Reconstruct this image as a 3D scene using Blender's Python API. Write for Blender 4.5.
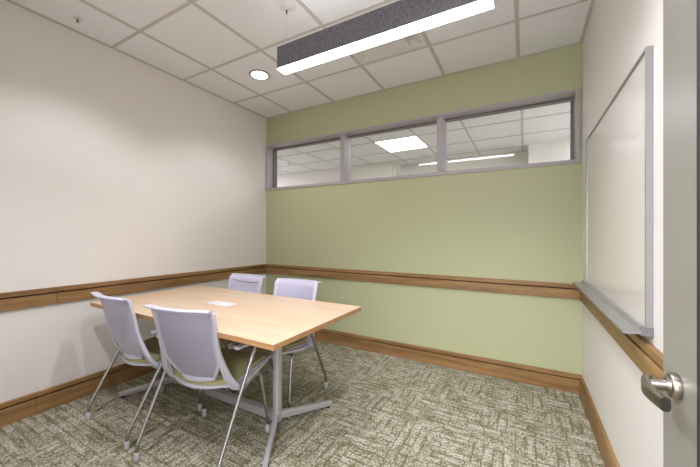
import bpy, bmesh, math, random
from mathutils import Vector, Matrix

S = bpy.context.scene
COL = S.collection
for o in list(bpy.data.objects):
    bpy.data.objects.remove(o, do_unlink=True)

# ------------------------------------------------------------------ camera
H, W = 2.73, 3.30            # ceiling height, room width (x); back wall at y = 0
YF = -3.13                   # inside face of the front wall
cam_data = bpy.data.cameras.new('camera')
cam = bpy.data.objects.new('camera', cam_data)
COL.objects.link(cam)
yaw, pitch, roll = 0.5142, 0.0041, 0.0037
c, s, cp, sp = math.cos(yaw), math.sin(yaw), math.cos(pitch), math.sin(pitch)
F = Vector((-s*cp, c*cp, sp))
U0 = Vector((s*sp, -c*sp, cp))
R0 = Vector((c, s, 0))
R_ = R0*math.cos(roll) + U0*math.sin(roll)
U_ = -R0*math.sin(roll) + U0*math.cos(roll)
m = Matrix((R_, U_, -F)).transposed().to_4x4()
m.translation = Vector((2.9085, -3.0302, 1.2288))
cam.matrix_world = m
cam_data.sensor_width = 36
cam_data.lens = 314.6/700*36
cam_data.shift_x = 3.25/700
cam_data.clip_start = 0.02
S.camera = cam

# ------------------------------------------------------------------ world, lights, exposure
world = bpy.data.worlds.new('world')
S.world = world
world.use_nodes = True
bg = world.node_tree.nodes['Background']
bg.inputs[0].default_value = (1.0, 0.97, 0.93, 1)
bg.inputs[1].default_value = 1.0
S.view_settings.view_transform = 'Standard'
S.view_settings.look = 'None'
S.view_settings.gamma = 1
S.view_settings.use_curve_mapping = False
S.view_settings.exposure = 1.25

def area(name, loc, rot, sx, sy, power, color=(1, 1, 1)):
    d = bpy.data.lights.new(name, 'AREA')
    d.shape = 'RECTANGLE'; d.size = sx; d.size_y = sy
    d.energy = power; d.color = color
    o = bpy.data.objects.new(name, d)
    o.location = loc; o.rotation_euler = rot
    COL.objects.link(o)
    return o

def spot(name, loc, power, angle, blend, color=(1, 1, 1), r=0.05):
    d = bpy.data.lights.new(name, 'SPOT')
    d.energy = power; d.spot_size = angle; d.spot_blend = blend; d.color = color
    d.shadow_soft_size = r
    o = bpy.data.objects.new(name, d)
    o.location = loc
    COL.objects.link(o)
    return o

WARM = (0.93, 0.92, 1.0)
PENDANT_E = 9.6
# unseen fill lights added in the corridor, shining in through the doorway
area('corridor_fill', (2.45, -4.2, 2.60), (math.radians(50), 0, 0), 1.6, 0.6, 60, (0.90, 0.93, 1.0))
area('corridor_low_fill', (2.6, -4.1, 1.25), (math.radians(100), 0, 0), 1.0, 1.6, 9, (0.88, 0.92, 1.0))  # low fill panel added to brighten the ceiling and chair backs
# recessed downlights of this room (one in view); last is an unseen fill spot added
CANS_AND_FILL = [(0.735, -0.863, 10), (0.735, -2.08, 11), (2.56, -2.08, 34), (1.65, -2.75, 38)]
for (x, y, pw) in CANS_AND_FILL:
    spot('downlight_or_fill_beam', (x, y, H-0.03), pw, math.radians(122), 0.6, WARM)
# glow that the pendant throws up on to the ceiling
area('pendant_uplight', (2.146, -1.442, 2.455), (math.pi, 0, 0), 1.22, 0.05, 0.45, (0.95, 0.95, 1.0))

# ------------------------------------------------------------------ helpers
def lin(v):
    v = v/255.0
    return v/12.92 if v <= 0.04045 else ((v+0.055)/1.055)**2.4
def rgb(r, g, b):
    return (lin(r), lin(g), lin(b), 1)

def tag(o, label=None, cat=None, group=None, kind=None):
    if label: o['label'] = label
    if cat: o['category'] = cat
    if group: o['group'] = group
    if kind: o['kind'] = kind
    return o

def obj(name, bm, mat=None, parent=None, smooth=False, autosmooth=None):
    me = bpy.data.meshes.new(name)
    bmesh.ops.recalc_face_normals(bm, faces=bm.faces[:])
    bm.to_mesh(me); bm.free()
    o = bpy.data.objects.new(name, me)
    COL.objects.link(o)
    if mat:
        for mm in (mat if isinstance(mat, (list, tuple)) else [mat]):
            me.materials.append(mm)
    if smooth:
        for p in me.polygons: p.use_smooth = True
        if autosmooth:
            me.set_sharp_from_angle(angle=math.radians(autosmooth))
    if parent: o.parent = parent
    return o

def empty(name, loc=(0, 0, 0), rz=0):
    o = bpy.data.objects.new(name, None)
    o.location = loc; o.rotation_euler = (0, 0, rz)
    o.empty_display_size = 0.05
    COL.objects.link(o)
    return o

def struct(name, bm, mat, parent=None, **k):
    o = obj(name, bm, mat, parent, **k)
    if not parent: o['kind'] = 'structure'
    return o

def add_box(bm, x0, x1, y0, y1, z0, z1, bevel=0, seg=2, mi=0):
    vs = [bm.verts.new((x, y, z)) for x in (x0, x1) for y in (y0, y1) for z in (z0, z1)]
    idx = [(0, 1, 3, 2), (4, 6, 7, 5), (0, 4, 5, 1), (2, 3, 7, 6), (0, 2, 6, 4), (1, 5, 7, 3)]
    fs = [bm.faces.new([vs[i] for i in f]) for f in idx]
    for f in fs: f.material_index = mi
    if bevel:
        es = list({e for f in fs for e in f.edges})
        bmesh.ops.bevel(bm, geom=es, offset=bevel, segments=seg, profile=0.5, affect='EDGES')
    return fs

def box(x0, x1, y0, y1, z0, z1, bevel=0, seg=2):
    bm = bmesh.new(); add_box(bm, x0, x1, y0, y1, z0, z1, bevel, seg); return bm

def smooth_path(pts, n=6):
    """Catmull-Rom through pts."""
    P = [Vector(p) for p in pts]
    out = []
    for i in range(len(P)-1):
        p0 = P[i-1] if i > 0 else P[i]*2-P[i+1]
        p1, p2 = P[i], P[i+1]
        p3 = P[i+2] if i+2 < len(P) else P[i+1]*2-P[i]
        for k in range(n):
            t = k/n
            out.append(0.5*((2*p1)+(p2-p0)*t+(2*p0-5*p1+4*p2-p3)*t*t+(3*p1-p0-3*p2+p3)*t**3))
    out.append(P[-1])
    return out

def round_corners(pts, r=0.03, n=6):
    P = [Vector(p) for p in pts]
    out = [P[0]]
    for i in range(1, len(P)-1):
        a = (P[i-1]-P[i]); b = (P[i+1]-P[i])
        rr = min(r, a.length*0.45, b.length*0.45)
        A = P[i]+a.normalized()*rr; B = P[i]+b.normalized()*rr
        for k in range(n+1):
            t = k/n
            out.append((1-t)**2*A+2*(1-t)*t*P[i]+t*t*B)
    out.append(P[-1])
    return out

def sweep(bm, path, section, up=Vector((0, 0, 1)), cap=True, mi=0):
    """section: list of 2-D points or function(i, n) -> list; swept along path with a fixed up hint."""
    P = [Vector(p) for p in path]
    n = len(P); rings = []
    prev = None
    for i in range(n):
        t = (P[min(i+1, n-1)]-P[max(i-1, 0)]).normalized()
        if prev is None:
            u = up - t*up.dot(t)
            if u.length < 1e-4: u = Vector((1, 0, 0)) - t*t.x
        else:
            u = prev - t*prev.dot(t)
        u.normalize(); prev = u
        w = t.cross(u)
        sec = section(i/(n-1)) if callable(section) else section
        rings.append([bm.verts.new(P[i]+w*a+u*b) for a, b in sec])
    k = len(rings[0])
    for i in range(n-1):
        for j in range(k):
            f = bm.faces.new((rings[i][j], rings[i][(j+1) % k], rings[i+1][(j+1) % k], rings[i+1][j]))
            f.material_index = mi
    if cap:
        bm.faces.new(rings[0][::-1]).material_index = mi
        bm.faces.new(rings[-1]).material_index = mi

def circ(r, n=14):
    return [(r*math.cos(2*math.pi*k/n), r*math.sin(2*math.pi*k/n)) for k in range(n)]

def rrect(w, h, r=None, n=3):
    """rounded rectangle section, full size w x h"""
    if r is None: r = min(w, h)*0.3
    out = []
    for cx, cy, a0 in ((w/2-r, h/2-r, 0), (-w/2+r, h/2-r, 90), (-w/2+r, -h/2+r, 180), (w/2-r, -h/2+r, 270)):
        for k in range(n+1):
            a = math.radians(a0+90*k/n)
            out.append((cx+r*math.cos(a), cy+r*math.sin(a)))
    return out

def tube(path, r, n=14, up=Vector((1, 0, 0))):
    bm = bmesh.new(); sweep(bm, path, circ(r, n), up); return bm

def lathe(bm, prof, n=32, center=(0, 0, 0), axis='z', mi=0):
    cx, cy, cz = center
    rings = []
    for r, z in prof:
        ring = []
        for k in range(n):
            a = 2*math.pi*k/n
            if axis == 'z': v = (cx+r*math.cos(a), cy+r*math.sin(a), cz+z)
            elif axis == 'x': v = (cx+z, cy+r*math.cos(a), cz+r*math.sin(a))
            else: v = (cx+r*math.cos(a), cy+z, cz+r*math.sin(a))
            ring.append(bm.verts.new(v))
        rings.append(ring)
    for i in range(len(rings)-1):
        for j in range(n):
            bm.faces.new((rings[i][j], rings[i][(j+1) % n], rings[i+1][(j+1) % n], rings[i+1][j])).material_index = mi
    bm.faces.new(rings[0][::-1]).material_index = mi
    bm.faces.new(rings[-1]).material_index = mi

# ------------------------------------------------------------------ materials
def new_mat(name):
    mt = bpy.data.materials.new(name); mt.use_nodes = True
    nt = mt.node_tree
    return mt, nt, nt.nodes['Principled BSDF']

def N(nt, t, **k):
    n = nt.nodes.new(t)
    for a, b in k.items(): setattr(n, a, b)
    return n

def coords(nt, kind='Object'):
    return N(nt, 'ShaderNodeTexCoord').outputs[kind]

def mat(name, color, rough=0.5, metal=0.0, bump=0.0, scale=200, var=0.0, spec=0.5, stretch=(1, 1, 1), varscale=3):
    mt, nt, b = new_mat(name)
    b.inputs['Base Color'].default_value = color
    b.inputs['Roughness'].default_value = rough
    b.inputs['Metallic'].default_value = metal
    b.inputs['Specular IOR Level'].default_value = spec
    mp = N(nt, 'ShaderNodeMapping'); mp.inputs['Scale'].default_value = stretch
    nt.links.new(coords(nt), mp.inputs[0])
    if bump:
        nz = N(nt, 'ShaderNodeTexNoise'); nz.inputs['Scale'].default_value = scale; nz.inputs['Detail'].default_value = 3
        nt.links.new(mp.outputs[0], nz.inputs['Vector'])
        bp = N(nt, 'ShaderNodeBump'); bp.inputs['Strength'].default_value = bump; bp.inputs['Distance'].default_value = 0.002
        nt.links.new(nz.outputs['Fac'], bp.inputs['Height'])
        nt.links.new(bp.outputs[0], b.inputs['Normal'])
    if var:
        nz = N(nt, 'ShaderNodeTexNoise'); nz.inputs['Scale'].default_value = varscale; nz.inputs['Detail'].default_value = 4
        nt.links.new(mp.outputs[0], nz.inputs['Vector'])
        mx = N(nt, 'ShaderNodeMix', data_type='RGBA')
        mx.inputs[6].default_value = tuple(v*(1-var) for v in color[:3])+(1,)
        mx.inputs[7].default_value = tuple(min(1, v*(1+var)) for v in color[:3])+(1,)
        nt.links.new(nz.outputs['Fac'], mx.inputs[0])
        nt.links.new(mx.outputs[2], b.inputs['Base Color'])
    return mt

def wood(name, dark, light, axis='x', rough=0.45, grain=60, planks=False):
    """long-grained wood, grain running along axis"""
    mt, nt, b = new_mat(name)
    st = {'x': (0.6, 9, 9), 'y': (9, 0.6, 9)}[axis]
    mp = N(nt, 'ShaderNodeMapping'); mp.inputs['Scale'].default_value = st
    nt.links.new(coords(nt), mp.inputs[0])
    n1 = N(nt, 'ShaderNodeTexNoise'); n1.inputs['Scale'].default_value = 2.2; n1.inputs['Detail'].default_value = 6
    n1.inputs['Distortion'].default_value = 0.8
    n2 = N(nt, 'ShaderNodeTexNoise'); n2.inputs['Scale'].default_value = grain/4; n2.inputs['Detail'].default_value = 4
    nt.links.new(mp.outputs[0], n1.inputs['Vector']); nt.links.new(mp.outputs[0], n2.inputs['Vector'])
    ad = N(nt, 'ShaderNodeMath', operation='MULTIPLY_ADD'); ad.inputs[1].default_value = 0.45
    nt.links.new(n2.outputs['Fac'], ad.inputs[0]); nt.links.new(n1.outputs['Fac'], ad.inputs[2])
    mr = N(nt, 'ShaderNodeMapRange'); mr.inputs[1].default_value = 0.45; mr.inputs[2].default_value = 1.0
    nt.links.new(ad.outputs[0], mr.inputs[0])
    cr = N(nt, 'ShaderNodeMix', data_type='RGBA')
    cr.inputs[6].default_value = dark; cr.inputs[7].default_value = light
    nt.links.new(mr.outputs[0], cr.inputs[0])
    nt.links.new(cr.outputs[2], b.inputs['Base Color'])
    b.inputs['Roughness'].default_value = rough
    bp = N(nt, 'ShaderNodeBump'); bp.inputs['Strength'].default_value = 0.08; bp.inputs['Distance'].default_value = 0.001
    nt.links.new(n2.outputs['Fac'], bp.inputs['Height']); nt.links.new(bp.outputs[0], b.inputs['Normal'])
    return mt

def emit(name, color, strength):
    mt, nt, b = new_mat(name)
    b.inputs['Base Color'].default_value = (0.8, 0.8, 0.8, 1)
    b.inputs['Emission Color'].default_value = color
    b.inputs['Emission Strength'].default_value = strength
    return mt

M = {}
M['wall'] = mat('white_paint', rgb(232, 228, 222), 0.7, bump=0.15, scale=260, spec=0.25)
M['green'] = mat('sage_green_paint', rgb(184, 187, 148), 0.5, bump=0.15, scale=260)
M['wall_far'] = mat('far_room_paint', rgb(225, 222, 217), 0.6)
M['tile'] = mat('ceiling_tile', rgb(240, 239, 242), 0.85, bump=0.35, scale=420, var=0.04, varscale=60)
M['grid'] = mat('ceiling_grid_metal', rgb(198, 192, 188), 0.5)
M['alu'] = mat('window_frame_paint', rgb(176, 170, 174), 0.42, bump=0.05, scale=300)
M['alu_dark'] = mat('window_stop_paint', rgb(120, 112, 114), 0.5)
M['gasket'] = mat('black_gasket', rgb(40, 38, 38), 0.6)
OD, OL = rgb(112, 79, 42), rgb(172, 134, 88)
M['oak_x'] = wood('oak_trim_along_width', OD, OL, 'x')
M['oak_y'] = wood('oak_trim_along_depth', OD, OL, 'y')
M['groove'] = mat('trim_groove_shade', rgb(70, 45, 25), 0.8)  # dark brown stands in for the shade inside the groove
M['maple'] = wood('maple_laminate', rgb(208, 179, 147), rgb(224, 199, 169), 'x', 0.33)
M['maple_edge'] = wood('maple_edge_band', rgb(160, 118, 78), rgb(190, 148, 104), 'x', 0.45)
M['table_metal'] = mat('silver_table_paint', rgb(200, 198, 205), 0.38, 0.35, bump=0.03)
M['black'] = mat('black_painted_steel', rgb(30, 30, 32), 0.45)
M['rubber'] = mat('black_rubber', rgb(22, 22, 22), 0.7)
M['plastic'] = mat('pale_lilac_plastic', rgb(202, 201, 217), 0.42, bump=0.03, scale=300)
M['plastic_white'] = mat('white_plastic', rgb(222, 222, 226), 0.4)
M['chrome'] = mat('satin_chrome', rgb(178, 177, 180), 0.2, 1.0)
M['glide'] = mat('grey_glide_plastic', rgb(196, 198, 206), 0.45)
M['nickel'] = mat('satin_nickel', rgb(150, 142, 132), 0.34, 1.0, bump=0.03, scale=150)
M['board'] = mat('whiteboard_enamel', rgb(228, 223, 216), 0.16)
M['board_alu'] = mat('anodised_aluminium', rgb(168, 167, 168), 0.35, 0.55)
M['board_corner'] = mat('grey_corner_plastic', rgb(120, 118, 122), 0.5)
M['door'] = mat('door_paint', rgb(132, 130, 122), 0.3, bump=0.03)
M['door_glass'] = mat('dark_door_glass', rgb(26, 30, 38), 0.05)
M['cap_white'] = mat('white_fixture_metal', rgb(225, 222, 218), 0.4)
M['vent'] = mat('white_vent_metal', rgb(226, 222, 220), 0.5)
M['brass'] = mat('sprinkler_metal', rgb(120, 105, 90), 0.35, 0.9)
M['diffuser'] = emit('pendant_lens', (0.91, 0.92, 1.0, 1), PENDANT_E)
M['lens_can'] = emit('downlight_lens', (1, 0.97, 0.93, 1), 4.0)
M['troffer'] = emit('troffer_lens', (1, 1, 1, 1), 7.0)
M['wire'] = mat('steel_wire', rgb(200, 198, 195), 0.4, 0.5)

# upholstery
mt, nt, b = new_mat('green_upholstery')
nz = N(nt, 'ShaderNodeTexNoise'); nz.inputs['Scale'].default_value = 260; nz.inputs['Detail'].default_value = 2
nt.links.new(coords(nt), nz.inputs['Vector'])
mx = N(nt, 'ShaderNodeMix', data_type='RGBA')
mx.inputs[6].default_value = rgb(146, 142, 96); mx.inputs[7].default_value = rgb(188, 184, 138)
nt.links.new(nz.outputs['Fac'], mx.inputs[0]); nt.links.new(mx.outputs[2], b.inputs['Base Color'])
b.inputs['Roughness'].default_value = 0.95
bp = N(nt, 'ShaderNodeBump'); bp.inputs['Strength'].default_value = 0.4; bp.inputs['Distance'].default_value = 0.001
nt.links.new(nz.outputs['Fac'], bp.inputs['Height']); nt.links.new(bp.outputs[0], b.inputs['Normal'])
M['fabric'] = mt

# perforated back panel: staggered dots in the UV plane, painted dark for the shade in its holes (uv in metres)
mt, nt, b = new_mat('perforated_lilac_plastic')
b.inputs['Base Color'].default_value = rgb(188, 187, 205); b.inputs['Roughness'].default_value = 0.5
sx = N(nt, 'ShaderNodeSeparateXYZ'); nt.links.new(coords(nt, 'UV'), sx.inputs[0])
def mth(op, a, bb=None, cc=None):
    n = N(nt, 'ShaderNodeMath', operation=op)
    for i, v in enumerate((a, bb, cc)):
        if v is None: continue
        if isinstance(v, (int, float)): n.inputs[i].default_value = v
        else: nt.links.new(v, n.inputs[i])
    return n.outputs[0]
PX = 0.0105
u = mth('DIVIDE', sx.outputs[0], PX); v = mth('DIVIDE', sx.outputs[1], PX*0.62)
row = mth('FLOOR', v)
odd = mth('MULTIPLY', mth('FRACT', mth('MULTIPLY', row, 0.5)), 1.0)
fu = mth('SUBTRACT', mth('FRACT', mth('ADD', u, odd)), 0.5)
fv = mth('MULTIPLY', mth('SUBTRACT', mth('FRACT', v), 0.5), 0.62)
d = mth('SQRT', mth('ADD', mth('MULTIPLY', fu, fu), mth('MULTIPLY', fv, fv)))
hole_shade = mth('LESS_THAN', d, 0.22)
mx = N(nt, 'ShaderNodeMix', data_type='RGBA')
mx.inputs[6].default_value = rgb(214, 212, 232); mx.inputs[7].default_value = rgb(146, 144, 168)
nt.links.new(hole_shade, mx.inputs[0]); nt.links.new(mx.outputs[2], b.inputs['Base Color'])
M['mesh'] = mt

# grey mottled felt of the pendant light's side
mt, nt, b = new_mat('charcoal_felt')
nz = N(nt, 'ShaderNodeTexNoise'); nz.inputs['Scale'].default_value = 120; nz.inputs['Detail'].default_value = 4
mp = N(nt, 'ShaderNodeMapping'); mp.inputs['Scale'].default_value = (1, 1, 0.45)
nt.links.new(coords(nt), mp.inputs[0]); nt.links.new(mp.outputs[0], nz.inputs['Vector'])
mx = N(nt, 'ShaderNodeMix', data_type='RGBA'); mr = N(nt, 'ShaderNodeMapRange')
mr.inputs[1].default_value = 0.35; mr.inputs[2].default_value = 0.65
mx.inputs[6].default_value = rgb(90, 87, 93); mx.inputs[7].default_value = rgb(118, 115, 121)
nt.links.new(nz.outputs['Fac'], mr.inputs[0]); nt.links.new(mr.outputs[0], mx.inputs[0]); nt.links.new(mx.outputs[2], b.inputs['Base Color'])
b.inputs['Roughness'].default_value = 0.9
M['felt'] = mt

# clear window glass
mt = bpy.data.materials.new('clear_glass'); mt.use_nodes = True
nt = mt.node_tree; nt.nodes.remove(nt.nodes['Principled BSDF'])
tr = N(nt, 'ShaderNodeBsdfTransparent'); gl = N(nt, 'ShaderNodeBsdfGlossy'); gl.inputs['Roughness'].default_value = 0.0
gl.inputs['Color'].default_value = (0.9, 0.9, 0.9, 1)
tr.inputs['Color'].default_value = (0.97, 0.97, 0.97, 1)
fr = N(nt, 'ShaderNodeFresnel'); geo = N(nt, 'ShaderNodeNewGeometry')
mi_ = N(nt, 'ShaderNodeMix', data_type='FLOAT'); mi_.inputs[2].default_value = 1.5; mi_.inputs[3].default_value = 1/1.5
nt.links.new(geo.outputs['Backfacing'], mi_.inputs[0]); nt.links.new(mi_.outputs[0], fr.inputs['IOR'])
ms = N(nt, 'ShaderNodeMixShader')
nt.links.new(fr.outputs[0], ms.inputs[0]); nt.links.new(tr.outputs[0], ms.inputs[1]); nt.links.new(gl.outputs[0], ms.inputs[2])
nt.links.new(ms.outputs[0], nt.nodes['Material Output'].inputs[0])
M['glass'] = mt

# carpet: blocks of loop-pile bars running both ways, beige-grey bars between olive lines
mt, nt, b = new_mat('carpet')
b.inputs['Roughness'].default_value = 1.0; b.inputs['Specular IOR Level'].default_value = 0.1
co = coords(nt)
warp = N(nt, 'ShaderNodeTexNoise'); warp.inputs['Scale'].default_value = 55; warp.inputs['Detail'].default_value = 2
nt.links.new(co, warp.inputs['Vector'])
wv = N(nt, 'ShaderNodeVectorMath', operation='SUBTRACT'); wv.inputs[1].default_value = (0.5, 0.5, 0.5)
nt.links.new(warp.outputs['Color'], wv.inputs[0])
ws = N(nt, 'ShaderNodeVectorMath', operation='SCALE'); ws.inputs['Scale'].default_value = 0.016
nt.links.new(wv.outputs[0], ws.inputs[0])
cw = N(nt, 'ShaderNodeVectorMath', operation='ADD'); nt.links.new(co, cw.inputs[0]); nt.links.new(ws.outputs[0], cw.inputs[1])
def bars(rot, off, bw, rh):
    mp = N(nt, 'ShaderNodeMapping'); mp.inputs['Rotation'].default_value = (0, 0, rot); mp.inputs['Location'].default_value = off
    nt.links.new(cw.outputs[0], mp.inputs[0])
    br = N(nt, 'ShaderNodeTexBrick'); nt.links.new(mp.outputs[0], br.inputs['Vector'])
    br.inputs['Color1'].default_value = (0, 0, 0, 1); br.inputs['Color2'].default_value = (1, 1, 1, 1)
    br.inputs['Mortar'].default_value = (0, 0, 0, 1)
    br.inputs['Scale'].default_value = 1; br.inputs['Mortar Size'].default_value = 0.007; br.inputs['Mortar Smooth'].default_value = 0.9
    br.inputs['Brick Width'].default_value = bw; br.inputs['Row Height'].default_value = rh
    br.offset = 0.37; br.squash = 0.6; br.squash_frequency = 3
    return br
bx_, by_ = bars(0, (0.03, 0.02, 0), 0.17, 0.048), bars(math.pi/2, (0.01, 0.05, 0), 0.15, 0.052)
# choose the direction per block
bk = N(nt, 'ShaderNodeVectorMath', operation='MULTIPLY'); bk.inputs[1].default_value = (1/0.2032, 1/0.2032, 0)
nt.links.new(cw.outputs[0], bk.inputs[0])
fl = N(nt, 'ShaderNodeVectorMath', operation='FLOOR'); nt.links.new(bk.outputs[0], fl.inputs[0])
wn = N(nt, 'ShaderNodeTexWhiteNoise', noise_dimensions='2D'); nt.links.new(fl.outputs[0], wn.inputs['Vector'])
sel = mth('GREATER_THAN', wn.outputs['Value'], 0.70)
def mixf(a, bb, f):
    n = N(nt, 'ShaderNodeMix', data_type='FLOAT')
    for i, v in ((0, f), (2, a), (3, bb)):
        if isinstance(v, (int, float)): n.inputs[i].default_value = v
        else: nt.links.new(v, n.inputs[i])
    return n.outputs[0]
brick_v = mixf(bx_.outputs['Color'], by_.outputs['Color'], sel)
mort = mixf(bx_.outputs['Fac'], by_.outputs['Fac'], sel)
blotch = N(nt, 'ShaderNodeTexNoise'); blotch.inputs['Scale'].default_value = 13; blotch.inputs['Detail'].default_value = 3
nt.links.new(co, blotch.inputs['Vector'])
pile = N(nt, 'ShaderNodeTexNoise'); pile.inputs['Scale'].default_value = 85; pile.inputs['Detail'].default_value = 5
nt.links.new(co, pile.inputs['Vector'])
pl = N(nt, 'ShaderNodeMapRange'); pl.inputs[1].default_value = 0.3; pl.inputs[2].default_value = 0.7
nt.links.new(pile.outputs['Fac'], pl.inputs[0])
def stretched(sc):
    mp = N(nt, 'ShaderNodeMapping'); mp.inputs['Scale'].default_value = sc
    nt.links.new(cw.outputs[0], mp.inputs[0])
    n = N(nt, 'ShaderNodeTexNoise'); n.inputs['Scale'].default_value = 1.0; n.inputs['Detail'].default_value = 2.5; n.inputs['Roughness'].default_value = 0.6
    nt.links.new(mp.outputs[0], n.inputs['Vector'])
    return n.outputs['Fac']
streak = mixf(stretched((7, 30, 1)), stretched((30, 7, 1)), sel)
stk = N(nt, 'ShaderNodeMapRange', interpolation_type='SMOOTHSTEP'); stk.inputs[1].default_value = 0.38; stk.inputs[2].default_value = 0.60
nt.links.new(streak, stk.inputs[0])
light = mth('ADD', mth('MULTIPLY', mth('SUBTRACT', stk.outputs[0], 0.5), 0.34), mth('MULTIPLY', brick_v, 0.24))
light = mth('ADD', light, mth('ADD', 0.08, mth('MULTIPLY', mth('SUBTRACT', blotch.outputs['Fac'], 0.5), 0.9)))
light = mth('ADD', light, mth('MULTIPLY', mth('SUBTRACT', pl.outputs[0], 0.5), 1.25))
light = mth('ADD', light, 0.34)
light = mth('SUBTRACT', light, mth('MULTIPLY', mort, 0.36))
cr = N(nt, 'ShaderNodeValToRGB')
cr.color_ramp.elements[0].position = 0.0; cr.color_ramp.elements[0].color = rgb(110, 107, 80)
cr.color_ramp.elements[1].position = 1.0; cr.color_ramp.elements[1].color = rgb(200, 193, 184)
e = cr.color_ramp.elements.new(0.42); e.color = rgb(147, 143, 115)
nt.links.new(light, cr.inputs[0]); nt.links.new(cr.outputs[0], b.inputs['Base Color'])
bp = N(nt, 'ShaderNodeBump'); bp.inputs['Strength'].default_value = 0.5; bp.inputs['Distance'].default_value = 0.004
nt.links.new(light, bp.inputs['Height']); nt.links.new(bp.outputs[0], b.inputs['Normal'])
M['carpet'] = mt

# ------------------------------------------------------------------ room shell
WX0, WX1, WZ0, WZ1 = 0.003, 3.285, 1.795, 2.378      # clerestory opening
bm = bmesh.new(); add_box(bm, -0.12, W+0.12, -4.7, 0.16, -0.1, 0)
struct('floor', bm, M['carpet'])
struct('wall_left', box(-0.12, 0, YF-0.12, 0.16, 0, H+0.05), M['wall'])
struct('wall_right', box(W, W+0.12, YF-0.12, 0.16, 0, H+0.05), M['wall'])
bm = bmesh.new()
add_box(bm, 0, W, 0, 0.16, 0, WZ0); add_box(bm, 0, W, 0, 0.16, WZ1, H+0.05)
add_box(bm, 0, WX0, 0, 0.16, WZ0, WZ1); add_box(bm, WX1, W, 0, 0.16, WZ0, WZ1)
struct('wall_back', bm, M['green'])
# front wall with the doorway the photograph is taken from
DX0, DX1, DZ = 2.235, 3.185, 2.15
bm = bmesh.new()
add_box(bm, 0, DX0-0.05, YF-0.12, YF, 0, H+0.05); add_box(bm, DX1+0.05, W, YF-0.12, YF, 0, H+0.05)
add_box(bm, DX0-0.05, DX1+0.05, YF-0.12, YF, DZ+0.05, H+0.05)
struct('wall_front', bm, M['wall'])
bm = bmesh.new()
add_box(bm, DX0-0.05, DX0, YF-0.13, YF+0.012, 0, DZ+0.05, 0.003); add_box(bm, DX1, DX1+0.05, YF-0.13, YF+0.012, 0, DZ+0.05, 0.003)
add_box(bm, DX0, DX1, YF-0.13, YF+0.012, DZ, DZ+0.05, 0.003)
struct('trim_door_frame', bm, M['alu'])
# corridor outside the door
struct('wall_corridor', box(-0.12, W+0.12, -4.82, -4.7, 0, H+0.05), M['wall'])
struct('ceiling_corridor', box(-0.12, W+0.12, -4.82, YF-0.12, H+0.0, H+0.05), M['tile'])

# suspended ceiling: lay-in panels, then the T-bar grid
TS = 0.6096
GX = [0.0] + [0.4228+i*TS for i in range(5)] + [W]
GY = [0.0] + [-(0.5412+j*TS) for j in range(5)]
GY = [y for y in GY if y > YF+0.1] + [YF]
bm = bmesh.new()
VENT = (3, 1)       # column, row taken by the supply diffuser
for i in range(len(GX)-1):
    for j in range(len(GY)-1):
        if (i, j) == VENT: continue
        add_box(bm, GX[i]+0.006, GX[i+1]-0.006, GY[j+1]+0.006, GY[j]-0.006, H+0.004, H+0.02)
add_box(bm, 0, W, YF, 0, H+0.045, H+0.06)
struct('ceiling', bm, M['tile'])
bm = bmesh.new()
for x in GX[1:-1]: add_box(bm, x-0.0135, x+0.0135, YF, 0, H, H+0.008)
for y in GY[1:-1]: add_box(bm, 0, W, y-0.0105, y+0.0105, H-0.0006, H+0.008)
add_box(bm, 0, 0.022, YF, 0, H-0.001, H+0.008); add_box(bm, W-0.022, W, YF, 0, H-0.001, H+0.008)
add_box(bm, 0.022, W-0.022, -0.022, 0, H-0.001, H+0.008); add_box(bm, 0.022, W-0.022, YF, YF+0.022, H-0.001, H+0.008)
struct('trim_ceiling_grid', bm, M['grid'])

# oak chair rail and baseboard: two boards and between them a groove with its shade painted in
def rail(name, axis, a0, a1, at, sgn, z0, z1, zg, t, joints, material):
    """axis 'x': runs along x on plane y=at; sgn = direction out of the wall"""
    root = empty(name); root['kind'] = 'structure'
    def seg(bm, u0, u1, tt, za, zb, bev):
        lo, hi = sorted((at, at+sgn*tt))
        if axis == 'x': add_box(bm, u0, u1, lo, hi, za, zb, bev, 1)
        else: add_box(bm, lo, hi, u0, u1, za, zb, bev, 1)
    cuts = [a0]+list(joints)+[a1]
    for i in range(len(cuts)-1):
        bm = bmesh.new()
        u0 = cuts[i]+(0.0008 if i else 0); u1 = cuts[i+1]-(0.0008 if i < len(cuts)-2 else 0)
        seg(bm, u0, u1, t, z0, zg-0.0045, 0.0015)
        seg(bm, u0, u1, t, zg+0.0045, z1, 0.003)
        obj('rail_board', bm, material, root)
    bm = bmesh.new(); seg(bm, a0, a1, t*0.2, z0+0.01, z1-0.01, 0)
    obj('rail_groove', bm, M['groove'], root)
RT = 0.02
rail('trim_1', 'x', 0, W, 0, -1, 0.733, 0.850, 0.812, RT, [0.883, 2.1], M['oak_x'])
rail('trim_2', 'y', YF, -RT, 0, 1, 0.733, 0.850, 0.812, RT, [-2.095, -0.6], M['oak_y'])
rail('trim_3', 'y', -2.9, -RT, W, -1, 0.733, 0.850, 0.812, RT, [-1.486], M['oak_y'])
rail('baseboard_back', 'x', 0, W, 0, -1, 0.0, 0.148, 0.110, 0.018, [1.5], M['oak_x'])
rail('baseboard_left', 'y', YF, -0.018, 0, 1, 0.0, 0.148, 0.110, 0.018, [-2.2], M['oak_y'])
rail('baseboard_right', 'y', -2.9, -0.018, W, -1, 0.0, 0.148, 0.110, 0.018, [], M['oak_y'])

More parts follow.
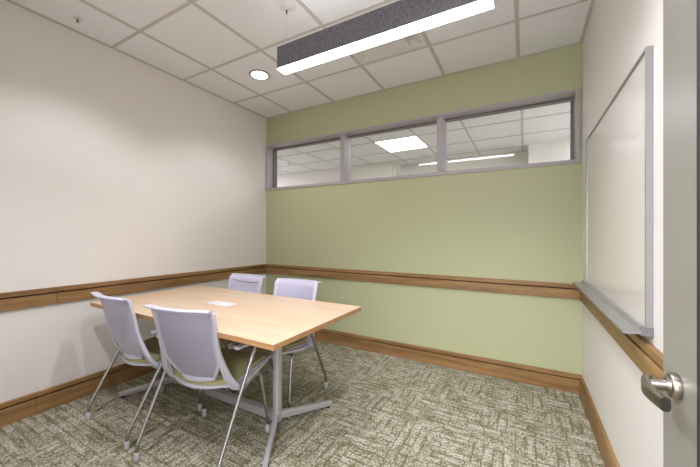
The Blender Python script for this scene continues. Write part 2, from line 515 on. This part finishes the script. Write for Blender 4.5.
# clerestory window
win = empty('window_1', ((WX0+WX1)/2, 0, WZ0)); win['kind'] = 'structure'
wi = win.location.copy()
def wobj(name, bm, mt, parent=win):
    bmesh.ops.translate(bm, verts=bm.verts[:], vec=-wi)
    return obj(name, bm, mt, parent)
bm = bmesh.new()
y0, y1 = -0.014, 0.165
add_box(bm, WX0, WX0+0.018, y0, y1, WZ0, WZ1, 0.0015, 1); add_box(bm, WX1-0.028, WX1, y0, y1, WZ0, WZ1, 0.0015, 1)
add_box(bm, WX0+0.018, WX1-0.028, y0, y1, WZ0, WZ0+0.031, 0.0015, 1); add_box(bm, WX0+0.018, WX1-0.028, y0, y1, WZ1-0.020, WZ1, 0.0015, 1)
wobj('window_frame', bm, M['alu'])
GLY = 0.13
bm = bmesh.new()
xa, xb, za, zb = WX0+0.018, WX1-0.028, WZ0+0.031, WZ1-0.020
mull = [(1.10, 1.15), (2.175, 2.235)]
add_box(bm, xa, xa+0.018, 0.10, GLY+0.03, za, zb); add_box(bm, xb-0.018, xb, 0.10, GLY+0.03, za, zb)
add_box(bm, xa+0.018, xb-0.018, 0.10, GLY+0.03, zb-0.016, zb); add_box(bm, xa+0.018, xb-0.018, 0.10, GLY+0.03, za, za+0.016)
wobj('glazing_stop', bm, M['alu_dark'])
for k, (ma, mb) in enumerate(mull):
    wobj('mullion', box(ma, mb, 0.02, 0.165, za, zb, 0.0015, 1), M['alu'])
xs = [xa]+[v for mm in mull for v in mm]+[xb]
for k in range(3):
    bm = bmesh.new()
    q0, q1 = xs[2*k], xs[2*k+1]
    vs = [bm.verts.new(p) for p in ((q0, GLY, za), (q1, GLY, za), (q1, GLY, zb), (q0, GLY, zb))]
    add_box(bm, q0, q1, GLY-0.003, GLY+0.003, za, zb)
    for v_ in vs: bm.verts.remove(v_)
    wobj('window_pane', bm, M['glass'])

# the room on the other side of the window
Z2 = 2.535
struct('wall_adjacent_far', box(-3.2, 0.857, 2.25, 2.30, 0, Z2+0.05), M['wall_far'])
bm = bmesh.new()
add_box(bm, 0.857, 0.90, 2.30, 2.60, 0, Z2+0.05)
add_box(bm, 0.857, 2.955, 2.55, 2.62, 0, Z2+0.05)
struct('wall_adjacent_recess', bm, M['wall_far'])
struct('wall_adjacent_right', box(2.955, 4.6, 2.20, 2.62, 0, Z2+0.05), M['wall_far'])
struct('wall_adjacent_left', box(-3.3, -3.2, 0.16, 2.3, 0, Z2+0.05), M['wall_far'])
struct('wall_adjacent_side', box(4.6, 4.7, 0.16, 2.62, 0, Z2+0.05), M['wall_far'])
bm = bmesh.new(); add_box(bm, -3.3, -0.12, 0.10, 0.16, 0, Z2+0.05); add_box(bm, W+0.12, 4.7, 0.10, 0.16, 0, Z2+0.05)
struct('wall_adjacent_near', bm, M['wall_far'])
struct('floor_adjacent', box(-3.3, 4.7, 0.16, 2.7, -0.1, 0), M['carpet'])
TX0, TY0 = 1.055, 1.025
bm = bmesh.new(); bg_ = bmesh.new()
gx = [TX0+TS*k for k in range(-7, 6)]; gy = [0.16]+[TY0+TS*k for k in range(-1, 3)]
gx = [-3.25]+gx+[4.65]; gy = gy+[2.6]
for i in range(len(gx)-1):
    for j in range(len(gy)-1):
        if abs(gx[i]-TX0) < 0.01 and abs(gy[j]-TY0) < 0.01: continue
        add_box(bm, gx[i]+0.004, gx[i+1]-0.004, gy[j]+0.004, gy[j+1]-0.004, Z2+0.004, Z2+0.02)
for x in gx[1:-1]: add_box(bg_, x-0.012, x+0.012, 0.16, 2.6, Z2, Z2+0.006)
for y in gy[1:-1]: add_box(bg_, -3.25, 4.65, y-0.012, y+0.012, Z2-0.0006, Z2+0.006)
struct('ceiling_adjacent', bm, M['tile']); struct('trim_adjacent_grid', bg_, M['grid'])
tf = empty('troffer_light', (TX0+TS/2, TY0+TS/2, Z2))
tag(tf, 'square glowing ceiling light panel seen through the high window', 'ceiling light')
bm = bmesh.new(); q = TS/2-0.012
add_box(bm, -q, q, -q, q, 0.004, 0.012); obj('lens', bm, M['troffer'], tf)
bm = bmesh.new(); q2 = TS/2-0.004
add_box(bm, -q2, -q, -q2, q2, 0.0, 0.06); add_box(bm, q, q2, -q2, q2, 0.0, 0.06); add_box(bm, -q, q, -q2, -q, 0.0, 0.06); add_box(bm, -q, q, q, q2, 0.0, 0.06)
obj('light_housing', bm, M['cap_white'], tf)
area('adjacent_fill', (-2.75, 1.2, Z2-0.05), (0, 0, 0), 0.6, 0.6, 27, (0.92, 0.93, 1.0))  # fill lamps added out of sight to brighten the next room
area('adjacent_fill.001', (4.25, 1.0, Z2-0.05), (0, 0, 0), 0.6, 0.6, 21, (0.92, 0.93, 1.0))

# ------------------------------------------------------------------ door, standing open along the right wall
door = empty('door_1', (3.134, YF+0.01, 0)); door['kind'] = 'structure'
DY1 = -2.227-door.location.y      # latch edge in door coordinates
bm = bmesh.new(); tD = 0.045
st = 0.1385                         # stile width
add_box(bm, 0, tD, 0.0, st, 0.01, DZ-0.005, 0.0015, 1)
add_box(bm, 0, tD, DY1-st, DY1, 0.01, DZ-0.005, 0.0015, 1)
add_box(bm, 0, tD, st, DY1-st, 0.01, 0.26); add_box(bm, 0, tD, st, DY1-st, DZ-0.14, DZ-0.005)
obj('door_leaf', bm, M['door'], door)
obj('door_glass', box(tD/2-0.004, tD/2+0.004, st-0.005, DY1-st+0.005, 0.255, DZ-0.135), M['door_glass'], door)
bm = bmesh.new()
for ya in (DY1-st-0.011, st): add_box(bm, -0.002, tD+0.002, ya, ya+0.011, 0.26, DZ-0.14)
obj('glazing_bead', bm, M['gasket'], door)
# lever handle
lv = empty('door_handle', (0, DY1-0.068, 0.976)); lv.parent = door
bm = bmesh.new()
lathe(bm, [(0.0205, 0), (0.0210, -0.002), (0.0210, -0.009), (0.0195, -0.0115), (0.013, -0.012), (0.0125, -0.016)], 32, axis='x')
obj('rose', bm, M['nickel'], lv, smooth=True, autosmooth=35)
bm = bmesh.new()
sweep(bm, [(-0.010, 0, 0), (-0.025, 0, -0.002), (-0.040, 0, -0.004)], circ(0.0095, 20), Vector((0, 0, 1)))
obj('spindle', bm, M['nickel'], lv, smooth=True, autosmooth=35)
bm = bmesh.new()
gp = smooth_path([(-0.035, 0.013, -0.004), (-0.041, 0.0, -0.004), (-0.045, -0.024, -0.004), (-0.043, -0.052, -0.004), (-0.038, -0.078, -0.004)], 6)
sweep(bm, gp, lambda t: rrect(0.013, 0.026-0.004*t, 0.005), Vector((0, 0, 1)))
obj('lever_grip', bm, M['nickel'], lv, smooth=True, autosmooth=40)
# hinges
for z in (0.25, 1.07, 1.9):
    bm = bmesh.new(); lathe(bm, [(0.007, -0.05), (0.007, 0.05)], 12, (-0.004, -0.006, z)); obj('hinge', bm, M['nickel'], door, smooth=True, autosmooth=40)

# ------------------------------------------------------------------ whiteboard with tray
wb = empty('whiteboard', (W, -0.93, 0.885))
tag(wb, 'wall-mounted whiteboard in thin grey metal frame with marker tray along its bottom', 'whiteboard')
BY0, BY1 = -1.552+0.93, -0.30+0.93
BH = 1.895-0.885
obj('board_panel', box(-0.014, -0.002, BY0+0.006, BY1-0.006, 0.006, BH-0.006), M['board'], wb)
bm = bmesh.new(); ft = 0.010; fx = -0.021
add_box(bm, fx, 0, BY0, BY0+ft, 0, BH, 0.001, 1); add_box(bm, fx, 0, BY1-ft, BY1, 0, BH, 0.001, 1)
add_box(bm, fx, 0, BY0+ft, BY1-ft, BH-ft, BH, 0.001, 1); add_box(bm, fx, 0, BY0+ft, BY1-ft, 0, 0.016, 0.001, 1)
obj('board_frame', bm, M['board_alu'], wb)
# marker tray profile swept along y
bm = bmesh.new()
prof = [(-0.021, 0.022), (-0.030, 0.020), (-0.036, 0.006), (-0.074, 0.000), (-0.080, 0.006), (-0.083, 0.005), (-0.083, -0.006), (-0.074, -0.007), (-0.034, -0.003), (-0.021, -0.004)]
r0 = [bm.verts.new((x, BY0-0.002, z)) for x, z in prof]; r1 = [bm.verts.new((x, BY1+0.10, z)) for x, z in prof]
for k in range(len(prof)):
    bm.faces.new((r0[k], r0[(k+1) % len(prof)], r1[(k+1) % len(prof)], r1[k]))
bm.faces.new(r0); bm.faces.new(r1[::-1])
obj('marker_tray', bm, M['board_alu'], wb)
for yy in (BY0-0.004, BY1-0.012):
    obj('corner_cap', box(-0.034, 0, yy, yy+0.016, -0.008, 0.024, 0.001, 1), M['board_corner'], wb)

# ------------------------------------------------------------------ pendant light
PX0, PX1, PY0, PY1, PZ0, PZ1 = 1.51, 2.782, -1.483, -1.402, 2.30, 2.445
pen = empty('pendant_light', ((PX0+PX1)/2, (PY0+PY1)/2, PZ0))
tag(pen, 'long linear pendant light with charcoal felt sides and glowing white underside', 'pendant light')
pl_ = pen.location.copy()
def pobj(name, bm, mt, **k):
    bmesh.ops.translate(bm, verts=bm.verts[:], vec=-pl_); return obj(name, bm, mt, pen, **k)
bm = bmesh.new()
add_box(bm, PX0, PX1, PY0, PY0+0.009, PZ0+0.005, PZ1, 0.001, 1); add_box(bm, PX0, PX1, PY1-0.009, PY1, PZ0+0.005, PZ1, 0.001, 1)
add_box(bm, PX0, PX0+0.009, PY0+0.009, PY1-0.009, PZ0+0.005, PZ1); add_box(bm, PX1-0.009, PX1, PY0+0.009, PY1-0.009, PZ0+0.005, PZ1)
pobj('felt_shade', bm, M['felt'])
pobj('light_lens', box(PX0, PX1, PY0, PY1, PZ0, PZ0+0.005, 0.002, 1), M['diffuser'])
pobj('light_spine', box(PX0+0.009, PX1-0.009, PY0+0.009, PY1-0.009, PZ0+0.03, PZ0+0.09), M['cap_white'])
for x in (1.555, 2.735):
    yc = (PY0+PY1)/2
    bm = bmesh.new(); lathe(bm, [(0.0009, 0.0), (0.0009, H-PZ0-0.11)], 8, (x, yc, PZ0+0.09)); pobj('suspension_cable', bm, M['wire'])
    bm = bmesh.new()
    lathe(bm, [(0.062, 0.0), (0.062, -0.003), (0.050, -0.008), (0.012, -0.009), (0.008, -0.012), (0.007, -0.030), (0.004, -0.034)], 32, (x, yc, H))
    pobj('ceiling_canopy', bm, M['cap_white'], smooth=True, autosmooth=40)
    bm = bmesh.new(); lathe(bm, [(0.0045, 0.0), (0.0045, -0.025), (0.003, -0.028)], 12, (x, yc, H-0.034)); pobj('cable_gripper', bm, M['black'])

# downlights
for k, (x, y, pw) in enumerate(CANS_AND_FILL[:1]):
    dl = empty('recessed_downlight', (x, y, H))
    tag(dl, 'round recessed downlight with glowing lens in a ceiling tile', 'ceiling light')
    bm = bmesh.new()
    lathe(bm, [(0.094, 0.001), (0.094, -0.003), (0.082, -0.005), (0.078, -0.002), (0.078, 0.001)], 40)
    obj('trim_ring', bm, M['board_corner'], dl, smooth=True, autosmooth=30)
    bm = bmesh.new(); lathe(bm, [(0.076, -0.0035), (0.03, -0.0045)], 40); obj('lens', bm, M['lens_can'], dl)

# supply air diffuser in the ceiling: perimeter frame + dropped plaque
vx0, vx1, vy0, vy1 = GX[3]+0.014, GX[4]-0.014, GY[2]+0.011, GY[1]-0.011
vt = empty('air_diffuser', ((vx0+vx1)/2, (vy0+vy1)/2, H))
tag(vt, 'square white air diffuser with dropped centre plaque set in the ceiling grid', 'vent')
hx, hy = (vx1-vx0)/2, (vy1-vy0)/2
bm = bmesh.new(); rings = []
for (q, z) in ((0.0, 0.001), (0.035, 0.001), (0.10, 0.030), (0.15, 0.034)):
    rings.append([bm.verts.new((sx_*(hx-q), sy_*(hy-q), z)) for sx_, sy_ in ((-1, -1), (1, -1), (1, 1), (-1, 1))])
for a in range(3):
    for k in range(4): bm.faces.new((rings[a][k], rings[a][(k+1) % 4], rings[a+1][(k+1) % 4], rings[a+1][k]))
bm.faces.new(rings[-1])
o = obj('diffuser_cone', bm, M['vent'], vt)
bm = bmesh.new(); add_box(bm, -hx+0.11, hx-0.11, -hy+0.11, hy-0.11, -0.026, -0.016, 0.002, 1)
add_box(bm, -0.01, 0.01, -0.01, 0.01, -0.018, 0.02)
obj('plaque', bm, M['vent'], vt)

# sprinkler head with escutcheon near the left wall
sk = empty('sprinkler_head', (0.19, -2.05, H))
tag(sk, 'small sprinkler head in the ceiling tile by the left wall', 'sprinkler')
bm = bmesh.new(); lathe(bm, [(0.028, 0.0035), (0.028, 0.002), (0.020, -0.002), (0.009, -0.003)], 24); obj('escutcheon', bm, M['vent'], sk, smooth=True, autosmooth=40)
bm = bmesh.new(); lathe(bm, [(0.006, -0.003), (0.006, -0.010), (0.0035, -0.014), (0.0035, -0.020), (0.011, -0.021), (0.011, -0.0225)], 16); obj('deflector', bm, M['brass'], sk)
# sprinkler in the next room, seen through the left pane
s2 = empty('sprinkler_head', (-0.83, 1.43, Z2))
tag(s2, 'tiny sprinkler head in the ceiling seen through the left window pane', 'sprinkler')
bm = bmesh.new(); lathe(bm, [(0.03, 0.0035), (0.03, 0.002), (0.02, -0.002), (0.009, -0.003)], 24); obj('escutcheon', bm, M['vent'], s2, smooth=True, autosmooth=40)
bm = bmesh.new(); lathe(bm, [(0.007, -0.003), (0.007, -0.012), (0.004, -0.016), (0.004, -0.024), (0.013, -0.026), (0.013, -0.028)], 16); obj('deflector', bm, M['brass'], s2)

# ------------------------------------------------------------------ table
TXA, TXB, TYA, TYB, TZ = 0.165, 1.925, -1.955, -1.078, 0.732
tc = ((TXA+TXB)/2, (TYA+TYB)/2)
tb = empty('conference_table', (tc[0], tc[1], 0))
tag(tb, 'rectangular table with light maple top and silver Y-shaped pedestal feet', 'table')
hx, hy = (TXB-TXA)/2, (TYB-TYA)/2
bm = bmesh.new()
add_box(bm, -hx, hx, -hy, hy, TZ-0.029, TZ, 0.002, 2)
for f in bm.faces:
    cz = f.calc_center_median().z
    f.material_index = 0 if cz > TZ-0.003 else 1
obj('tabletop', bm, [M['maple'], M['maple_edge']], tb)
yb = -1.487-tc[1]
jx = [(0.47-tc[0], -1), (1.53-tc[0], 1)]
bm = bmesh.new()
add_box(bm, jx[0][0], jx[1][0], yb-0.022, yb+0.022, 0.040, 0.092, 0.004, 2)
obj('base_rail', bm, M['table_metal'], tb)
for x, sg in jx:
    bm = bmesh.new()
    sweep(bm, [(x, yb, 0.036), (x, yb, 0.3), (x, yb, TZ-0.06)], rrect(0.048, 0.055, 0.018, 5), Vector((0, 1, 0)))
    obj('pedestal_column', bm, M['table_metal'], tb, smooth=True, autosmooth=30)
    for sy in (-1, 1):
        bm = bmesh.new()
        tip = (x+sg*(0.172 if sy > 0 else 0.205), yb+(0.372 if sy > 0 else -0.322), 0.0)
        pth = [Vector((x, yb, 0.070)), Vector((x+sg*0.02, yb+sy*0.04, 0.069)), Vector(((x+tip[0])/2, (yb+tip[1])/2, 0.047)), Vector(tip)+Vector((0, 0, 0.025))]
        sweep(bm, pth, lambda t: rrect(0.036-0.010*t, 0.054-0.020*t, 0.006), Vector((0, 0, 1)))
        f_ = obj('foot', bm, M['table_metal'], tb, smooth=True, autosmooth=30)
        bm = bmesh.new(); lathe(bm, [(0.014, 0.0), (0.014, 0.012)], 16, (tip[0]-sg*0.012, tip[1]-sy*0.022, 0)); obj('glide', bm, M['rubber'], f_)
    # arm under the top
    bm = bmesh.new()
    add_box(bm, x-0.025, x+0.025, -0.36, 0.36, TZ-0.06, TZ-0.029, 0.003, 1)
    obj('top_bracket', bm, M['black'], tb)
obj('support_beam', box(jx[0][0], jx[1][0], yb-0.02, yb+0.02, TZ-0.085, TZ-0.045, 0.003, 1), M['black'], tb)
# power cover set in the top
bm = bmesh.new(); add_box(bm, 0.905-tc[0], 1.125-tc[0], -1.55-tc[1], -1.46-tc[1], TZ-0.002, TZ+0.003, 0.0015, 2)
tag(obj('power_cover', bm, M['plastic_white'], tb), 'white flush power cover in the tabletop')
# loop of cable hanging under the table
cx_, cy_ = 1.30-tc[0], -1.72-tc[1]
pts = [(cx_-0.18, cy_+0.10, TZ-0.035), (cx_-0.12, cy_+0.06, TZ-0.09)]
for k in range(0, 26):
    a = k/25*2*math.pi*1.8
    pts.append((cx_-0.03+0.035*math.cos(a+2.6), cy_+0.006*k/5, TZ-0.105+0.035*math.sin(a+2.6)))
pts += [(cx_+0.06, cy_+0.06, TZ-0.12), (cx_+0.10, cy_+0.08, TZ-0.035)]
bm = bmesh.new(); sweep(bm, smooth_path(pts, 3), circ(0.0045, 8), Vector((0, 1, 0)))
tag(obj('power_cable', bm, M['rubber'], tb, smooth=True), 'black looped cable under the tabletop')

# ------------------------------------------------------------------ chair (local: faces +y, origin on the floor)
def back_y(z):
    """y of the back's mid surface at height z (leans back, slight lumbar curve, lip rolled back at the top)"""
    t = (z-0.40)/(0.84-0.40)
    return -0.105-0.128*t-0.016*math.sin(t*math.pi*1.1) - (0.02*max(0, (t-0.93)/0.07)**2)
def back_w(z):
    if z < 0.54:
        return 0.116+0.067*max(0, (z-0.436)/0.104)
    return 0.183+0.017*((z-0.54)/0.30)
def back_pt(s_, z, off=0):
    w = back_w(z)
    sag = 0.006*(abs(s_)**2.5) * max(0, 1-(z-0.436)/0.06) if z < 0.50 else 0
    return Vector((s_*w, back_y(z)+0.035*s_*s_+off, z+sag))

def make_chair(label, group):
    root = empty('armchair')
    tag(root, label, 'chair', group)
    # perforated panel
    bm = bmesh.new(); uvl = bm.loops.layers.uv.new('uv')
    NX, NZ = 14, 22
    zz = [0.436+(0.842-0.436)*j/NZ for j in range(NZ+1)]
    g = [[bm.verts.new(back_pt(-1+2*i/NX, z)) for i in range(NX+1)] for z in zz]
    for j in range(NZ):
        for i in range(NX):
            f = bm.faces.new((g[j][i], g[j][i+1], g[j+1][i+1], g[j+1][i]))
            f.smooth = True
            for lp in f.loops:
                lp[uvl].uv = (lp.vert.co.x, lp.vert.co.z)
    bmesh.ops.solidify(bm, geom=bm.faces[:], thickness=0.003)
    obj('back_panel', bm, M['mesh'], root, smooth=True, autosmooth=40)
    # rim round the panel: closed sweep, wider at bottom
    bm = bmesh.new()
    loop = []
    for i in range(0, 13): loop.append((back_pt(-1+2*i/12, 0.436), 'b'))
    for j in range(1, 20): loop.append((back_pt(1, 0.436+(0.842-0.436)*j/20), 's'))
    for i in range(0, 13): loop.append((back_pt(1-2*i/12, 0.842), 't'))
    for j in range(1, 20): loop.append((back_pt(-1, 0.842-(0.842-0.436)*j/20), 's'))
    n = len(loop); rings = []
    cen = Vector((0, 0, 0.61))
    for k in range(n):
        p_, kind = loop[k]
        t = (loop[(k+1) % n][0]-loop[k-1][0]).normalized()
        nrm = Vector((0, 1, 0.28)).normalized()      # across the panel
        inw = nrm.cross(t).normalized()
        if inw.dot(cen-p_) < 0: inw = -inw
        wdt = {'b': 0.024, 's': 0.020, 't': 0.016}[kind]
        th = 0.0075
        rings.append([bm.verts.new(p_+inw*a+nrm*b_) for a, b_ in ((-0.006, -th), (-0.009, 0), (-0.006, th), (wdt*0.7, th*0.8), (wdt, 0), (wdt*0.7, -th*0.8))])
    for k in range(n):
        A, B = rings[k], rings[(k+1) % n]
        for q in range(6):
            bm.faces.new((A[q], A[(q+1) % 6], B[(q+1) % 6], B[q]))
    # lip rolled backwards along the top edge
    lip = [back_pt(-1+2*i/12, 0.842)+Vector((0, -0.012, 0.003)) for i in range(13)]
    lip[0] += Vector((-0.012, -0.004, 0.0)); lip[-1] += Vector((0.012, -0.004, 0.0))
    sweep(bm, lip, rrect(0.034, 0.009, 0.004), Vector((0, 0, 1)))
    # side struts, from the panel's shoulders down and forward into the seat pan
    for sx_ in (-1, 1):
        top = [back_pt(sx_*1.02, z) for z in (0.83, 0.74, 0.65)]
        pts = top+[Vector((sx_*0.202, back_y(0.55)+0.035, 0.55)), Vector((sx_*0.216, back_y(0.46)+0.035, 0.46)),
                   Vector((sx_*0.223, -0.058, 0.412)), Vector((sx_*0.224, -0.030, 0.389)), Vector((sx_*0.223, 0.03, 0.392)),
                   Vector((sx_*0.220, 0.16, 0.416)), Vector((sx_*0.214, 0.285, 0.438))]
        def sec(t):
            if t < 0.3: w, h = 0.020+0.03*t, 0.020
            elif t < 0.56: w, h = 0.029+0.13*(t-0.3), 0.022
            elif t < 0.72: w, h = 0.063-0.16*(t-0.56), 0.030
            else: w, h = 0.037-0.07*(t-0.72), 0.030-0.05*(t-0.72)
            # local axes: w runs along path x up-hint, so swap so the face seen from behind is the wide one
            return rrect(w, h, 0.005)
        sweep(bm, smooth_path(pts, 5), sec, Vector((0, 1, 0.3)))
    obj('back_frame', bm, M['plastic'], root, smooth=True, autosmooth=45)
    # seat pan
    def seat_outline(v, u_):   # v in 0..1 back to front, u_ in -1..1
        y = -0.085+0.385*v
        # plan: rounded corners
        wmax = 0.214-0.006*v
        e_ = min(v, 1-v)
        corner = 1-(max(0, 0.12-e_)/0.12)**2.2*0.28
        x = u_*wmax*corner
        rear = -0.030*(1-u_*u_)*max(0, 1-v*5)      # bowed rear edge
        z = 0.414+0.030*min(1, v*1.6)-0.006*math.sin(v*math.pi)-0.020*max(0, (v-0.85)/0.15)**2
        return x, y+rear, z+0.010*u_*u_
    def slab(zoff, th, grow, nm, material, puff):
        bm = bmesh.new(); NU, NV = 16, 20
        top, bot = [], []
        for j in range(NV+1):
            rt, rb = [], []
            for i in range(NU+1):
                u_, v_ = -1+2*i/NU, j/NV
                x, y, z = seat_outline(v_, u_)
                x *= grow; y = 0.107+(y-0.107)*grow
                ed = min(1-abs(u_), v_*2, (1-v_)*2)
                pf = puff*(min(1, ed/0.22)**0.5 if ed > 0 else 0)
                rt.append(bm.verts.new((x, y, z+zoff+th*0.35+pf)))
                rb.append(bm.verts.new((x*0.98, y, z+zoff-th*0.65)))
            top.append(rt); bot.append(rb)
        for j in range(NV):
            for i in range(NU):
                bm.faces.new((top[j][i], top[j][i+1], top[j+1][i+1], top[j+1][i]))
                bm.faces.new((bot[j][i], bot[j+1][i], bot[j+1][i+1], bot[j][i+1]))
        for j in range(NV):
            for i in (0, NU):
                bm.faces.new((top[j][i], top[j+1][i], bot[j+1][i], bot[j][i]))
        for i in range(NU):
            for j in (0, NV):
                bm.faces.new((top[j][i], top[j][i+1], bot[j][i+1], bot[j][i]))
        return obj(nm, bm, material, root, smooth=True, autosmooth=50)
    slab(-0.014, 0.014, 1.04, 'seat_pan', M['plastic'], 0.0)
    slab(0.002, 0.020, 1.0, 'seat_cushion', M['fabric'], 0.012)
    # legs
    for sx_ in (-1, 1):
        path = round_corners([(sx_*0.270, -0.235, 0.03), (sx_*0.270, -0.233, 0.088), (sx_*0.276, -0.062, 0.40), (sx_*0.282, 0.050, 0.602)], 0.035, 8)
        lg = obj('rear_leg', tube(path, 0.0105), M['chrome'], root, smooth=True, autosmooth=50)
        bm = bmesh.new(); lathe(bm, [(0.011, 0.0), (0.0138, 0.004), (0.0138, 0.045), (0.012, 0.05)], 18, (sx_*0.270, -0.235, 0)); obj('glide', bm, M['glide'], lg, smooth=True, autosmooth=40)
        path = round_corners([(sx_*0.262, -0.055, 0.378), (sx_*0.232, 0.03, 0.376), (sx_*0.228, 0.165, 0.400), (sx_*0.250, 0.222, 0.088), (sx_*0.250, 0.225, 0.03)], 0.05, 8)
        lg = obj('front_leg', tube(path, 0.0105), M['chrome'], root, smooth=True, autosmooth=50)
        bm = bmesh.new(); lathe(bm, [(0.011, 0.0), (0.0138, 0.004), (0.0138, 0.045), (0.012, 0.05)], 18, (sx_*0.250, 0.225, 0)); obj('glide', bm, M['glide'], lg, smooth=True, autosmooth=40)
        # arm: short pad from back frame to the top of the leg
        bm = bmesh.new()
        pts = smooth_path([(sx_*0.274, -0.105, 0.634), (sx_*0.278, -0.055, 0.634), (sx_*0.281, 0.0, 0.626), (sx_*0.282, 0.070, 0.606)], 6)
        sweep(bm, pts, lambda t: rrect(0.024+0.016*math.sin(math.pi*min(1, t*0.75+0.2)), 0.016, 0.006), Vector((0, 0, 1)))
        obj('armrest', bm, M['plastic'], root, smooth=True, autosmooth=50)
    for yy, zz_ in ((0.03, 0.372), (0.14, 0.385)):
        bm = bmesh.new(); sweep(bm, [(-0.235, yy, zz_), (0, yy, zz_-0.004), (0.235, yy, zz_)], circ(0.009, 12), Vector((0, 0, 1)))
        obj('seat_bar', bm, M['black'], root, smooth=True, autosmooth=50)
    return root

def copy_tree(o, parent=None):
    c_ = o.copy(); COL.objects.link(c_)
    if parent: c_.parent = parent
    for ch in list(o.children): copy_tree(ch, c_)
    return c_

GRP = 'armchairs around the table'
chair1 = make_chair('lilac mesh-back armchair nearest the left wall, on the near side of the table', GRP)
bpy.context.view_layer.update()
specs = [
    (1.311, -1.823, math.radians(10), 'lilac mesh-back armchair on the near side of the table, beside the near right table corner'),
    (0.650, -1.135, math.radians(180), 'armchair behind the table with a curved dark line across its backrest, nearest the room corner'),
    (1.268, -1.160, math.radians(183), 'armchair behind the table by its right end, with a plain backrest'),
]
others = []
for x, y, rz, lab in specs:
    ch = copy_tree(chair1)
    ch.location = (x, y, 0); ch.rotation_euler = (0, 0, rz); ch['label'] = lab
    others.append(ch)
chair1.location = (0.68, -1.83, 0); chair1.rotation_euler = (0, 0, math.radians(-3))
# thin dark tube, a curved line across the back of the third chair
bm = bmesh.new()
pts = []
for i in range(17):
    s_ = -0.78+1.56*i/16
    z = 0.800-0.018*(1-(abs(s_)/0.78)**3)
    pts.append(back_pt(s_, z)+Vector((0, 0.0035, 0)))
sweep(bm, pts, circ(0.0022, 8), Vector((0, 0, 1)))
obj('back_dark_line', bm, M['board_corner'], others[1], smooth=True)
